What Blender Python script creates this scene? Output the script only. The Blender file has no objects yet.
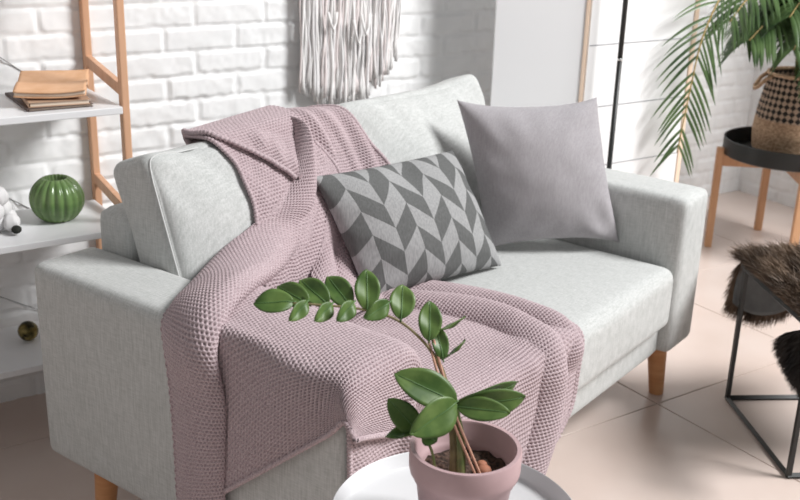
import bpy, bmesh, math, random
import numpy as np
from mathutils import Vector, Matrix
from mathutils.bvhtree import BVHTree

random.seed(7)
rng = np.random.default_rng(11)
scene = bpy.context.scene
COL = scene.collection
PI = math.pi

# ------------------------------------------------------------------ helpers
PHI = 0.33382                       # the sofa stands turned by this much against the brick wall
WV = Vector((math.cos(PHI), -math.sin(PHI), 0)); NV = Vector((math.sin(PHI), math.cos(PHI), 0))
WO = Vector((0.7, 1.23074, 0))
def W(a, o, z):
    """room coordinates: a along the back wall, o behind (+) / in front (-) of it, z up"""
    return WO + WV * a + NV * o + Vector((0, 0, z))

def link(o, parent=None):
    COL.objects.link(o)
    if parent is not None:
        o.parent = parent
    return o
def props(o, label=None, cat=None, group=None, kind=None):
    if label: o['label'] = label
    if cat: o['category'] = cat
    if group: o['group'] = group
    if kind: o['kind'] = kind
    return o
def thing(name, label, cat, loc=(0, 0, 0), rotz=0, group=None):
    o = bpy.data.objects.new(name, None)
    o.empty_display_size = .05
    o.location = loc; o.rotation_euler = (0, 0, rotz)
    return props(link(o), label, cat, group)
def mesh_np(name, V, F, mats, parent=None, smooth=True, uv=None, mi=None):
    V = np.asarray(V, dtype=np.float32)
    me = bpy.data.meshes.new(name)
    if isinstance(F, np.ndarray) and F.shape[1] == 4:
        nf = len(F)
        me.vertices.add(len(V)); me.vertices.foreach_set('co', V.ravel())
        me.loops.add(nf * 4); me.loops.foreach_set('vertex_index', F.astype(np.int32).ravel())
        me.polygons.add(nf); me.polygons.foreach_set('loop_start', np.arange(0, nf * 4, 4, dtype=np.int32))
        me.update(calc_edges=True)
    else:
        me.from_pydata([tuple(v) for v in V.tolist()], [], [tuple(f) for f in F])
    me.validate()
    if smooth:
        me.polygons.foreach_set('use_smooth', np.ones(len(me.polygons), dtype=bool))
    if not isinstance(mats, (list, tuple)): mats = [mats]
    for m in mats: me.materials.append(m)
    if mi is not None: me.polygons.foreach_set('material_index', np.asarray(mi, dtype=np.int32))
    if uv is not None:
        l = me.uv_layers.new(name='UVMap')
        idx = np.empty(len(me.loops), dtype=np.int32); me.loops.foreach_get('vertex_index', idx)
        l.data.foreach_set('uv', np.asarray(uv, dtype=np.float32)[idx].ravel())
    me.update()
    return link(bpy.data.objects.new(name, me), parent)

class MB:
    """collects shapes for ONE mesh object"""
    def __init__(s): s.V = []; s.F = []; s.M = []
    def add(s, V, F, m=0):
        b = len(s.V); s.V += [tuple(v) for v in V]; s.F += [tuple(i + b for i in f) for f in F]; s.M += [m] * len(F)
        return s
    def box(s, c, size, bev=0.0, seg=2, M=None, m=0):
        bm = bmesh.new(); bmesh.ops.create_cube(bm, size=1)
        for v in bm.verts: v.co = Vector((v.co.x * size[0], v.co.y * size[1], v.co.z * size[2]))
        if bev > 0: bmesh.ops.bevel(bm, geom=bm.edges[:], offset=bev, segments=seg, affect='EDGES', profile=.5)
        bm.verts.index_update()
        T = M if M is not None else Matrix.Identity(4)
        s.add([T @ (v.co + Vector(c)) if M is not None else v.co + Vector(c) for v in bm.verts], [[v.index for v in f.verts] for f in bm.faces], m)
        bm.free(); return s
    def tube(s, pts, rad, n=8, cap=True, m=0, flat=1.0):
        pts = [Vector(q) for q in pts]; k = len(pts)
        rad = rad if isinstance(rad, (list, tuple)) else [rad] * k
        V = []; up = None
        for i, q in enumerate(pts):
            t = (pts[min(i + 1, k - 1)] - pts[max(i - 1, 0)]).normalized()
            if up is None:
                up = Vector((0, 0, 1)) if abs(t.z) < .9 else Vector((1, 0, 0))
            a = (up - t * up.dot(t)).normalized(); up = a; b = t.cross(a)
            for j in range(n):
                th = 2 * PI * j / n
                V.append(q + (a * math.cos(th) + b * math.sin(th) * flat) * rad[i])
        F = [(i * n + j, i * n + (j + 1) % n, (i + 1) * n + (j + 1) % n, (i + 1) * n + j) for i in range(k - 1) for j in range(n)]
        if cap: F += [tuple(reversed(range(n))), tuple(range((k - 1) * n, k * n))]
        return s.add(V, F, m)
    def lathe(s, prof, n=40, c=(0, 0, 0), m=0, rib=None, close=False):
        V = []
        for r, z in prof:
            for j in range(n):
                th = 2 * PI * j / n; rr = r * (rib(th, z) if rib else 1)
                V.append((c[0] + rr * math.cos(th), c[1] + rr * math.sin(th), c[2] + z))
        k = len(prof)
        F = [(i * n + j, i * n + (j + 1) % n, (i + 1) * n + (j + 1) % n, (i + 1) * n + j) for i in range(k - 1) for j in range(n)]
        if close: F += [((k - 1) * n + j, (k - 1) * n + (j + 1) % n, (j + 1) % n, j) for j in range(n)]
        else:
            if prof[0][0] > 1e-5: F.append(tuple(reversed(range(n))))
            if prof[-1][0] > 1e-5: F.append(tuple(range((k - 1) * n, k * n)))
        return s.add(V, F, m)
    def build(s, name, mats, parent=None, smooth=True, auto=None):
        o = mesh_np(name, s.V, s.F, mats, parent, smooth, mi=s.M)
        if auto is not None:
            me = o.data
            try: me.set_sharp_from_angle(angle=math.radians(auto))
            except Exception: pass
        return o

def vnoise(x, y, seed=0):
    """smooth value noise, vectorised"""
    xi = np.floor(x).astype(np.int64); yi = np.floor(y).astype(np.int64)
    fx = x - xi; fy = y - yi; fx = fx * fx * (3 - 2 * fx); fy = fy * fy * (3 - 2 * fy)
    def h(a, b):
        k = (a * 374761393 + b * 668265263 + seed * 974711) & 0x7fffffff
        k = ((k ^ (k >> 13)) * 1274126177) & 0x7fffffff
        return ((k ^ (k >> 16)) & 0xffff) / 65535.0
    return (h(xi, yi) * (1 - fx) + h(xi + 1, yi) * fx) * (1 - fy) + (h(xi, yi + 1) * (1 - fx) + h(xi + 1, yi + 1) * fx) * fy
def grid_faces(ny, nx):
    i = np.arange(ny * nx).reshape(ny, nx)
    return np.stack([i[:-1, :-1], i[:-1, 1:], i[1:, 1:], i[1:, :-1]], -1).reshape(-1, 4)

# ------------------------------------------------------------------ materials
def mat(name, col, rough=.6, metal=0, spec=.5, coat=0):
    m = bpy.data.materials.new(name); m.use_nodes = True
    b = m.node_tree.nodes['Principled BSDF']
    b.inputs['Base Color'].default_value = (*col, 1); b.inputs['Roughness'].default_value = rough
    b.inputs['Metallic'].default_value = metal
    b.inputs['Specular IOR Level'].default_value = spec
    if coat: b.inputs['Coat Weight'].default_value = coat
    return m
def N(m, t, **kw):
    n = m.node_tree.nodes.new(t)
    for k, v in kw.items():
        if k in n.inputs: n.inputs[k].default_value = v
        else: setattr(n, k, v)
    return n
def L(m, a, b): m.node_tree.links.new(a, b)
def bsdf(m): return m.node_tree.nodes['Principled BSDF']
def noisy(m, c1, c2, scale=(20, 20, 20), bump=0.0, detail=4, coord='Object', dist=.002, lo=.35, hi=.65, rough=None):
    tc = N(m, 'ShaderNodeTexCoord'); mp = N(m, 'ShaderNodeMapping'); mp.inputs['Scale'].default_value = scale
    L(m, tc.outputs[coord], mp.inputs['Vector'])
    nz = N(m, 'ShaderNodeTexNoise'); nz.inputs['Scale'].default_value = 1; nz.inputs['Detail'].default_value = detail
    L(m, mp.outputs['Vector'], nz.inputs['Vector'])
    cr = N(m, 'ShaderNodeValToRGB'); cr.color_ramp.elements[0].position = lo; cr.color_ramp.elements[1].position = hi
    cr.color_ramp.elements[0].color = (*c1, 1); cr.color_ramp.elements[1].color = (*c2, 1)
    L(m, nz.outputs['Fac'], cr.inputs['Fac']); L(m, cr.outputs['Color'], bsdf(m).inputs['Base Color'])
    if bump:
        bp = N(m, 'ShaderNodeBump'); bp.inputs['Strength'].default_value = bump; bp.inputs['Distance'].default_value = dist
        L(m, nz.outputs['Fac'], bp.inputs['Height']); L(m, bp.outputs['Normal'], bsdf(m).inputs['Normal'])
    return m
def linen(name, c1, c2, sc=260, rough=.95, bump=.35):
    """woven cloth: two crossed stretched noises for warp and weft"""
    m = mat(name, c1, rough, spec=.15)
    tc = N(m, 'ShaderNodeTexCoord'); out = []
    for s in ((sc, sc * .14, sc * 1.2), (sc * .14, sc, sc * .12), (sc * .9, sc * .9, sc * .06)):
        mp = N(m, 'ShaderNodeMapping'); mp.inputs['Scale'].default_value = s
        L(m, tc.outputs['Object'], mp.inputs['Vector'])
        nz = N(m, 'ShaderNodeTexNoise'); nz.inputs['Scale'].default_value = 1; nz.inputs['Detail'].default_value = 2
        L(m, mp.outputs['Vector'], nz.inputs['Vector']); out.append(nz)
    a = N(m, 'ShaderNodeMath', operation='ADD'); L(m, out[0].outputs['Fac'], a.inputs[0]); L(m, out[1].outputs['Fac'], a.inputs[1])
    b = N(m, 'ShaderNodeMath', operation='ADD'); L(m, a.outputs[0], b.inputs[0]); L(m, out[2].outputs['Fac'], b.inputs[1])
    d = N(m, 'ShaderNodeMath', operation='DIVIDE'); L(m, b.outputs[0], d.inputs[0]); d.inputs[1].default_value = 3
    cr = N(m, 'ShaderNodeValToRGB'); cr.color_ramp.elements[0].position = .38; cr.color_ramp.elements[1].position = .62
    cr.color_ramp.elements[0].color = (*c1, 1); cr.color_ramp.elements[1].color = (*c2, 1)
    L(m, d.outputs[0], cr.inputs['Fac']); L(m, cr.outputs['Color'], bsdf(m).inputs['Base Color'])
    bp = N(m, 'ShaderNodeBump'); bp.inputs['Strength'].default_value = bump; bp.inputs['Distance'].default_value = .0015
    L(m, d.outputs[0], bp.inputs['Height']); L(m, bp.outputs['Normal'], bsdf(m).inputs['Normal'])
    bsdf(m).inputs['Sheen Weight'].default_value = .08
    return m

M = {}
M['sofa'] = linen('sofa linen', (.455, .467, .452), (.605, .61, .60), 330)
M['piping'] = mat('piping', (.60, .605, .595), .9)
M['beech'] = noisy(mat('beech wood', (.6, .3, .14), .45), (.60, .27, .11), (.70, .35, .16), (6, 6, 60), .05)
M['shelf_wood'] = noisy(mat('shelf wood', (.66, .36, .2), .5), (.58, .31, .18), (.68, .40, .25), (40, 40, 5), .05)
M['screen_wood'] = noisy(mat('screen wood', (.75, .55, .38), .5), (.80, .60, .45), (.86, .68, .54), (40, 40, 5), .03)
M['blocker'] = noisy(mat('pale plaster', (.6, .6, .6), .9), (.40, .40, .40), (.45, .45, .45), (6, 6, 6), .05)  # grey for the added wall that holds back ambient light
M['white_board'] = mat('white lacquer board', (.80, .80, .81), .35)
M['brick'] = noisy(mat('white painted brick', (.85, .85, .85), .75, spec=.3), (.87, .87, .87), (.91, .91, .91), (18, 18, 18), .12, 6, dist=.003)
M['grey_pillow'] = linen('grey velour', (.335, .315, .33), (.41, .39, .405), 420, .9, .15)
M['blanket'] = None
M['white_metal'] = mat('white enamel', (.70, .70, .71), .4)
M['black_metal'] = mat('black metal', (.018, .019, .018), .42)
M['chrome'] = mat('chrome', (.8, .8, .8), .15, 1)
M['pink_pot'] = noisy(mat('pink ceramic', (.5, .33, .34), .5), (.49, .335, .345), (.53, .365, .375), (30, 30, 30), .03)
M['soil'] = noisy(mat('soil', (.05, .03, .02), .95), (.02, .012, .008), (.12, .07, .05), (160, 160, 160), 1.0, 6, dist=.006)
M['pebble'] = mat('clay pebble', (.42, .17, .1), .7)
M['green_vase'] = noisy(mat('green glazed ceramic', (.12, .21, .06), .22), (.10, .18, .055), (.17, .26, .10), (9, 9, 30), 0)
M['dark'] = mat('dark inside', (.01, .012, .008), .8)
M['bronze'] = noisy(mat('bronze glass', (.1, .07, .02), .12, .6), (.03, .025, .008), (.42, .32, .10), (28, 28, 28), 0, 3)
M['kraft'] = noisy(mat('kraft cover', (.68, .39, .22), .7), (.66, .37, .2), (.74, .45, .27), (25, 25, 25), .05)
M['cream'] = mat('cream paper', (.78, .66, .54), .85)
M['book_dark'] = mat('dark brown cover', (.10, .065, .055), .6)
M['tan'] = mat('tan cover', (.46, .30, .2), .7)
M['ivory'] = noisy(mat('ivory cotton', (.8, .77, .75), .95, spec=.1), (.80, .78, .77), (.90, .88, .87), (300, 300, 60), .4)
M['blush'] = noisy(mat('blush cotton', (.75, .66, .65), .95, spec=.1), (.80, .72, .71), (.88, .81, .80), (300, 300, 60), .4)
M['greycord'] = noisy(mat('grey cotton', (.62, .6, .61), .95, spec=.1), (.72, .70, .70), (.82, .80, .80), (300, 300, 60), .4)
M['screen_white'] = mat('white screen panel', (.88, .88, .88), .5)
M['screen_grey'] = mat('pale screen cloth', (.88, .88, .89), .7)
M['seam'] = mat('seam', (.40, .40, .42), .8)
M['stand_wood'] = noisy(mat('stand wood', (.6, .33, .18), .5), (.56, .29, .15), (.67, .38, .21), (40, 40, 5), .04)
M['tan_weave'] = noisy(mat('tan seagrass weave', (.45, .28, .16), .9), (.34, .205, .12), (.64, .44, .29), (90, 90, 140), .8, dist=.004)
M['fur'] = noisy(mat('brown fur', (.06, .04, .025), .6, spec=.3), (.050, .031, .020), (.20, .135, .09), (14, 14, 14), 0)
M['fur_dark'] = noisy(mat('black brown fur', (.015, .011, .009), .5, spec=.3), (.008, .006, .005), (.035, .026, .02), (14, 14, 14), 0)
M['hide'] = noisy(mat('grey hide leather', (.06, .062, .06), .8), (.115, .12, .12), (.15, .155, .155), (30, 30, 30), .1)
M['leaf'] = noisy(mat('glossy leaf', (.04, .11, .02), .42, spec=.35), (.055, .112, .024), (.125, .20, .052), (35, 35, 35), .05)
M['leaf_rib'] = mat('leaf rib', (.085, .17, .05), .5)
M['stem'] = noisy(mat('green stem', (.13, .17, .05), .5), (.10, .15, .04), (.20, .21, .08), (60, 60, 60), .05)
M['stem_brown'] = noisy(mat('brown green stem', (.2, .17, .08), .6), (.17, .13, .06), (.26, .22, .1), (60, 60, 60), .05)
M['copper'] = mat('copper stick', (.62, .34, .24), .45)
M['palm'] = noisy(mat('palm leaflet', (.05, .12, .03), .4), (.028, .062, .018), (.095, .160, .052), (10, 10, 10), 0)
M['rachis'] = mat('palm midrib', (.40, .28, .10), .55)
M['wire'] = mat('thin steel wire', (.55, .55, .56), .4, .6)
M['white_ceramic'] = mat('white bisque', (.68, .67, .67), .7)

# checked upper band of the basket: woven diagonal check in cylinder coordinates
def basket_mat():
    m = mat('checked seagrass', (.4, .3, .2), .9)
    tc = N(m, 'ShaderNodeTexCoord'); sp = N(m, 'ShaderNodeSeparateXYZ'); L(m, tc.outputs['UV'], sp.inputs[0])
    def mth(op, a, b=None):
        n = N(m, 'ShaderNodeMath', operation=op)
        for i, v in enumerate((a, b)):
            if v is None: continue
            if isinstance(v, (int, float)): n.inputs[i].default_value = v
            else: L(m, v, n.inputs[i])
        return n.outputs[0]
    u = mth('MULTIPLY', sp.outputs[0], 38); v = mth('ADD', mth('MULTIPLY', sp.outputs[1], 7), 60)
    s = mth('FLOOR', mth('ADD', u, v)); t = mth('FLOOR', mth('SUBTRACT', v, u))
    par = mth('MODULO', mth('ADD', s, t), 2)
    mx = N(m, 'ShaderNodeMix', data_type='RGBA'); L(m, par, mx.inputs['Factor'])
    mx.inputs[6].default_value = (.022, .017, .014, 1); mx.inputs[7].default_value = (.46, .33, .24, 1)
    L(m, mx.outputs[2], bsdf(m).inputs['Base Color'])
    nz = N(m, 'ShaderNodeTexNoise'); nz.inputs['Scale'].default_value = 120; L(m, tc.outputs['Object'], nz.inputs['Vector'])
    bp = N(m, 'ShaderNodeBump'); bp.inputs['Strength'].default_value = .7; bp.inputs['Distance'].default_value = .004
    L(m, nz.outputs['Fac'], bp.inputs['Height']); L(m, bp.outputs['Normal'], bsdf(m).inputs['Normal'])
    return m
M['checked'] = basket_mat()

def pattern_mat():
    """counterchanged slanted blocks in columns, two greys, on the pillow's own UV"""
    m = mat('herringbone cloth', (.4, .4, .4), .92, spec=.15)
    tc = N(m, 'ShaderNodeTexCoord'); sp = N(m, 'ShaderNodeSeparateXYZ'); L(m, tc.outputs['UV'], sp.inputs[0])
    def mth(op, a, b=None):
        n = N(m, 'ShaderNodeMath', operation=op)
        for i, v in enumerate((a, b)):
            if v is None: continue
            if isinstance(v, (int, float)): n.inputs[i].default_value = v
            else: L(m, v, n.inputs[i])
        return n.outputs[0]
    u = mth('ADD', mth('MULTIPLY', sp.outputs[0], 7.6), 20.25); v = mth('ADD', mth('MULTIPLY', sp.outputs[1], 5.2), 20.4)
    c = mth('FLOOR', u); fr = mth('FRACT', u); par = mth('MODULO', c, 2)
    # slope goes up in even columns and down in odd ones
    tri = mth('ADD', mth('MULTIPLY', fr, mth('SUBTRACT', 1, mth('MULTIPLY', par, 2))), par)
    vv = mth('FLOOR', mth('ADD', v, mth('MULTIPLY', tri, -.92)))
    k = mth('MODULO', mth('ADD', vv, par), 2)
    nz = N(m, 'ShaderNodeTexNoise'); nz.inputs['Scale'].default_value = 1; nz.inputs['Detail'].default_value = 3
    mp = N(m, 'ShaderNodeMapping'); mp.inputs['Scale'].default_value = (340, 340, 60); L(m, tc.outputs['Object'], mp.inputs['Vector']); L(m, mp.outputs['Vector'], nz.inputs['Vector'])
    mx = N(m, 'ShaderNodeMix', data_type='RGBA'); L(m, k, mx.inputs['Factor'])
    mx.inputs[6].default_value = (.135, .137, .135, 1); mx.inputs[7].default_value = (.345, .345, .345, 1)
    m2 = N(m, 'ShaderNodeMix', data_type='RGBA', blend_type='MULTIPLY'); m2.inputs['Factor'].default_value = 1
    cr = N(m, 'ShaderNodeValToRGB'); cr.color_ramp.elements[0].position = .3; cr.color_ramp.elements[1].position = .7
    cr.color_ramp.elements[0].color = (.78, .78, .78, 1); cr.color_ramp.elements[1].color = (1.1, 1.1, 1.1, 1)
    L(m, nz.outputs['Fac'], cr.inputs['Fac']); L(m, mx.outputs[2], m2.inputs[6]); L(m, cr.outputs['Color'], m2.inputs[7])
    L(m, m2.outputs[2], bsdf(m).inputs['Base Color'])
    bp = N(m, 'ShaderNodeBump'); bp.inputs['Strength'].default_value = .2; bp.inputs['Distance'].default_value = .001
    L(m, nz.outputs['Fac'], bp.inputs['Height']); L(m, bp.outputs['Normal'], bsdf(m).inputs['Normal'])
    return m
M['pattern'] = pattern_mat()
def blanket_mat():
    m = mat('mauve waffle knit', (.5, .37, .39), .95, spec=.1)
    noisy(m, (.39, .30, .318), (.57, .465, .482), (420, 420, 420), .3, 2, dist=.0008)
    bsdf(m).inputs['Sheen Weight'].default_value = .1
    return m
M['blanket'] = blanket_mat()
def tile_mat():
    m = mat('blush floor tile', (.6, .47, .41), .22, spec=.4)
    tc = N(m, 'ShaderNodeTexCoord')
    mp = N(m, 'ShaderNodeMapping'); L(m, tc.outputs['Object'], mp.inputs['Vector'])
    nz = N(m, 'ShaderNodeTexNoise'); nz.inputs['Scale'].default_value = 3; nz.inputs['Detail'].default_value = 6; L(m, tc.outputs['Object'], nz.inputs['Vector'])
    cr = N(m, 'ShaderNodeValToRGB'); cr.color_ramp.elements[0].position = .3; cr.color_ramp.elements[1].position = .7
    cr.color_ramp.elements[0].color = (.64, .52, .46, 1); cr.color_ramp.elements[1].color = (.71, .60, .545, 1)
    L(m, nz.outputs['Fac'], cr.inputs['Fac']); L(m, cr.outputs['Color'], bsdf(m).inputs['Base Color'])
    return m
M['tile'] = tile_mat()
M['grout'] = mat('grout', (.42, .35, .31), .8)

# ------------------------------------------------------------------ the setting
# floor: tiles with sunk grout lines, laid square with the brick wall
TS = .672
def build_floor():
    mb = MB(); g = .0015
    a0 = 1.046 - 8 * TS; o0 = -.247 - 6 * TS
    for i in range(13):
        for j in range(9):
            ca = a0 + (i + .5) * TS; co = o0 + (j + .5) * TS
            if ca + TS / 2 > 3.3 and False: continue
            mb.box((ca, co, -.005), (TS - 2 * g, TS - 2 * g, .010), .0012, 1)
    o = mb.build('floor', [M['tile'], M['grout']], None, smooth=False)
    mb2 = [(a0, o0, -.0035), (a0 + 13 * TS, o0, -.0035), (a0 + 13 * TS, o0 + 9 * TS, -.0035), (a0, o0 + 9 * TS, -.0035)]
    me = o.data; bm = bmesh.new(); bm.from_mesh(me)
    f = bm.faces.new([bm.verts.new(v) for v in mb2]); f.material_index = 1
    bm.to_mesh(me); bm.free()
    o.location = WO; o.rotation_euler = (0, 0, -PHI)
    return props(o, kind='structure')
build_floor()

Z0, PT, BL = 1.03679, .0653, .2075
def brick_height(a, z, seed=0):
    k = np.floor((z - Z0) / PT); fz = (z - Z0) / PT - k
    off = np.where(np.mod(k, 2) == 0, .0075, .095)
    ka = np.floor((a - off) / BL); fa = (a - off) / BL - ka
    dz = np.minimum(fz, 1 - fz) * PT; da = np.minimum(fa, 1 - fa) * BL
    # ragged edges
    rag = (vnoise(a * 55, z * 55, seed + 3) - .5) * .006
    h01 = lambda s: (np.sin(ka * 127.1 + k * 311.7 + s) * 43758.5453) % 1.0
    e = lambda d, w0, w1: np.clip((d + rag - w0) / (w1 - w0), 0, 1)
    s = e(dz, .0035, .0075) * e(da, .0035 + .003 * h01(4.), .0095)
    s = s * s * (3 - 2 * s)
    tilt = (fa - .5) * (h01(1.) - .5) * .004 + (fz - .5) * (h01(2.) - .5) * .004 + (h01(3.) - .5) * .003
    rough = (vnoise(a * 28, z * 28, seed) - .5) * .0042 * (.3 + h01(5.)) + (vnoise(a * 85, z * 85, seed + 1) - .5) * .0016 * (.2 + h01(6.))
    return s * (.0050 + tilt * .8 + rough) + (1 - s) * (vnoise(a * 60, z * 60, seed + 5) - .5) * .002
def brick_wall(name, a0, a1, z1, step, place, seed, flip=False):
    aa = np.arange(a0, a1 + step, step); zz = np.concatenate([np.arange(0, z1 + step, step)])
    A, Zg = np.meshgrid(aa, zz); H = brick_height(A, Zg, seed)
    V = place(A, Zg, H).reshape(-1, 3); F = grid_faces(len(zz), len(aa))
    if flip: F = F[:, ::-1].copy()
    o = mesh_np(name, V, F, M['brick'])
    return props(o, kind='structure')
def on_back(off):
    def f(A, Z_, H):
        o = off - H
        return np.stack([WO.x + WV.x * A + NV.x * o, WO.y + WV.y * A + NV.y * o, Z_], -1)
    return f
def on_side(al):
    def f(A, Z_, H):
        a = al - H
        return np.stack([WO.x + WV.x * a + NV.x * (-A), WO.y + WV.y * a + NV.y * (-A), Z_], -1)
    return f
brick_wall('wall_back', -1.3, 1.86, 1.9, .0055, on_back(0), 1)
brick_wall('wall_recess', 1.86, 3.03, 1.9, .008, on_back(.43), 2)
brick_wall('wall_right', -.43, 1.3, 1.9, .008, on_side(3.03), 3)
mb = MB(); mb.box((-2.35, -1.6, 1.25), (.04, 3.4, 2.5), .002)  # unseen wall, added to cut ambient light from the left
o = mb.build('light_block_wall', M['blocker'], None, False); o.location = WO; o.rotation_euler = (0, 0, -PHI); props(o, kind='structure')
mb = MB(); mb.box((1.85, .217, .95), (.02, .432, 1.9), .002)
o = mb.build('wall_return', M['brick'], None, False); o.location = WO; o.rotation_euler = (0, 0, -PHI); props(o, kind='structure')

# ------------------------------------------------------------------ sofa
SW, SD, AW, HB, HT, HF = 1.5167, .82, .157, .164, .60, .69
def soft_box(size, bev, seg, bulge=(0, 0, 0), sub=14, noise=.0, seed=0):
    """rounded box with softly crowned faces; returns verts, faces centred on the origin"""
    bm = bmesh.new(); bmesh.ops.create_cube(bm, size=2)
    bmesh.ops.subdivide_edges(bm, edges=bm.edges[:], cuts=sub, use_grid_fill=True)
    hx, hy, hz = [s / 2 for s in size]; V = []
    for v in bm.verts:
        a, b, c = v.co
        # concentrate samples near edges
        f = lambda t: math.copysign(1 - (1 - abs(t)) ** 1.6, t)
        a, b, c = f(a), f(b), f(c)
        x, y, z = a * hx, b * hy, c * hz
        r = bev
        cx = max(-hx + r, min(hx - r, x)); cy = max(-hy + r, min(hy - r, y)); cz = max(-hz + r, min(hz - r, z))
        d = Vector((x - cx, y - cy, z - cz))
        if d.length > 1e-9: 
            q = Vector((cx, cy, cz)) + d.normalized() * r if d.length > r * .999 or (abs(a) > .999 or abs(b) > .999 or abs(c) > .999) else Vector((x, y, z))
        else: q = Vector((x, y, z))
        wx = (1 - b * b) * (1 - c * c); wy = (1 - a * a) * (1 - c * c); wz = (1 - a * a) * (1 - b * b)
        q.x += math.copysign(bulge[0] * wx ** .7, a) if abs(a) > .9 else 0
        q.y += math.copysign(bulge[1] * wy ** .95, b) * abs(b)
        q.z += math.copysign(bulge[2] * wz ** .7, c) * abs(c)
        V.append(q)
    if noise:
        P = np.array([tuple(q) for q in V])
        n1 = vnoise(P[:, 0] * 9 + 50, P[:, 2] * 9 + P[:, 1] * 7 + 50, seed) - .5
        for q, k in zip(V, n1): q.y -= noise * k; q.z += noise * .6 * k
    bm.verts.index_update()
    F = [[v.index for v in f.verts] for f in bm.faces]; bm.free()
    return V, F

sofa = thing('sofa', 'light grey two seat linen sofa on short wooden legs by the white brick wall', 'sofa')
def arm(x0):
    V, F = soft_box((AW + .005, SD + .020, HT - HB + .004), .022, 3, (.004, .003, .004), 16)
    mb = MB(); mb.add([v + Vector((x0 + AW / 2 + (-.0025 if x0 < .5 else .0025), SD / 2 + .006, (HT + HB) / 2 + .002)) for v in V], F)
    return mb.build('arm', M['sofa'], sofa)
armL = arm(0); armR = arm(SW - AW)
armL['label'] = 'left arm with the blanket over it'; armR['label'] = 'bare right arm'
mb = MB(); V, F = soft_box((SW - 2 * AW + .004, SD - .03, .085), .012, 2, sub=8)
mb.add([v + Vector((SW / 2, SD / 2 + .012, HB + .0425)) for v in V], F); base = mb.build('base', M['sofa'], sofa)
mb = MB(); V, F = soft_box((SW - 2 * AW + .012, .115, HF - .25), .025, 3, (.0, .004, .004), 12)
mb.add([v + Vector((SW / 2, SD - .0575, .25 + (HF - .25) / 2)) for v in V], F); bframe = mb.build('back_frame', M['sofa'], sofa)
SEATZ = .434
mb = MB(); V, F = soft_box((SW - 2 * AW - .004, .70, SEATZ - .012 - .249), .034, 4, (.0, .006, .014), 26, .004, 4)
mb.add([v + Vector((SW / 2, .345, (SEATZ - .012 + .249) / 2)) for v in V], F); seatc = mb.build('seat_cushion', M['sofa'], sofa)

def back_cushion(x0, x1, seed, lean=.35, h=.452, t=.135, corner=0):
    """boxed cushion leaning on the back frame"""
    w = x1 - x0
    V, F = soft_box((w - .010, t, h), .027, 4, (.005, .054, .012), 34, .014, seed)
    nrm = math.sqrt(1 + lean * lean); up = Vector((0, lean / nrm, 1 / nrm)); fr = Vector((0, 1 / nrm, -lean / nrm))
    org = Vector(((x0 + x1) / 2, .502, SEATZ - .008))
    pts = []
    for v in V:
        a = v.x / (w / 2); c = v.z / (h / 2); q = v.copy()
        # slack cloth: top edge dips between corners, a few gathers fall from it
        topness = max(0, c) ** 3
        q.z += topness * (-.012 + .014 * abs(a) ** 3 + corner * .018 * max(0, a) ** 4)
        q.y += -.006 * math.sin(a * 17 + c * 6 + seed) * topness * (1 if q.y < 0 else .3)
        q.y += -.0045 * math.sin(a * 30 + c * 14 + seed) * max(0, (c - .15)) * (1 - abs(c) ** 8) * (1 - abs(a) ** 6) * (1 if q.y < 0 else 0)
        pts.append(org + Vector((q.x, 0, 0)) + fr * (q.y + t / 2) + up * (q.z + h / 2))
    mb = MB(); mb.add(pts, F); o = mb.build('back_cushion', M['sofa'], sofa)
    # piping along the front face edge
    loop = []
    for k in range(96):
        th = 2 * PI * k / 96
        e = .12
        ca = math.copysign(abs(math.cos(th)) ** e, math.cos(th)); sa = math.copysign(abs(math.sin(th)) ** e, math.sin(th))
        loop.append((ca, sa))
    P = []
    for ca, sa in loop:
        q = Vector((ca * (w / 2 - .010), -t / 2 + .010, sa * (h / 2 - .004)))
        topness = max(0, sa) ** 3
        q.z += topness * (-.012 + .014 * abs(ca) ** 3 + corner * .018 * max(0, ca) ** 4)
        P.append(org + Vector((q.x, 0, 0)) + fr * (q.y + t / 2) + up * (q.z + h / 2))
    return o, P
bc1, pl1 = back_cushion(.150, .752, 3, h=.436)
bc2, pl2 = back_cushion(.756, 1.368, 8, h=.446, corner=.25)
bc1['label'] = 'left back cushion with the blanket over it'; bc2['label'] = 'right back cushion'
def bvh_of(objs):
    V = []; F = []
    for o in objs:
        b = len(V); V += [v.co.copy() for v in o.data.vertices]; F += [[i + b for i in p.vertices] for p in o.data.polygons]
    return BVHTree.FromPolygons(V, F)
BV_BACK = {1: bvh_of([bc1]), 2: bvh_of([bc2])}
for bc, pl, k in ((bc1, pl1, 1),):
    P = []
    for q in pl:
        loc, nr, i, d = BV_BACK[k].find_nearest(q)
        P.append(loc + nr * .0005)
    mb = MB(); mb.tube(P + [P[0]], .0017, 6, cap=False); mb.build('piping', M['piping'], bc)
for i, (x, y) in enumerate(((.07, .725), (.07, .07), (SW - .078, .062), (SW - .07, SD - .07))):
    sx = -1 if x < .5 else 1; sy = 1 if y > .4 else -1
    mb = MB(); mb.tube([(x + sx * .012, y + sy * .01, 0), (x + sx * .012, y + sy * .01, .003), (x, y, HB + .004)], [.0195, .0205, .0290], 24)
    mb.build('leg', M['beech'], sofa, auto=40)

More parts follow.
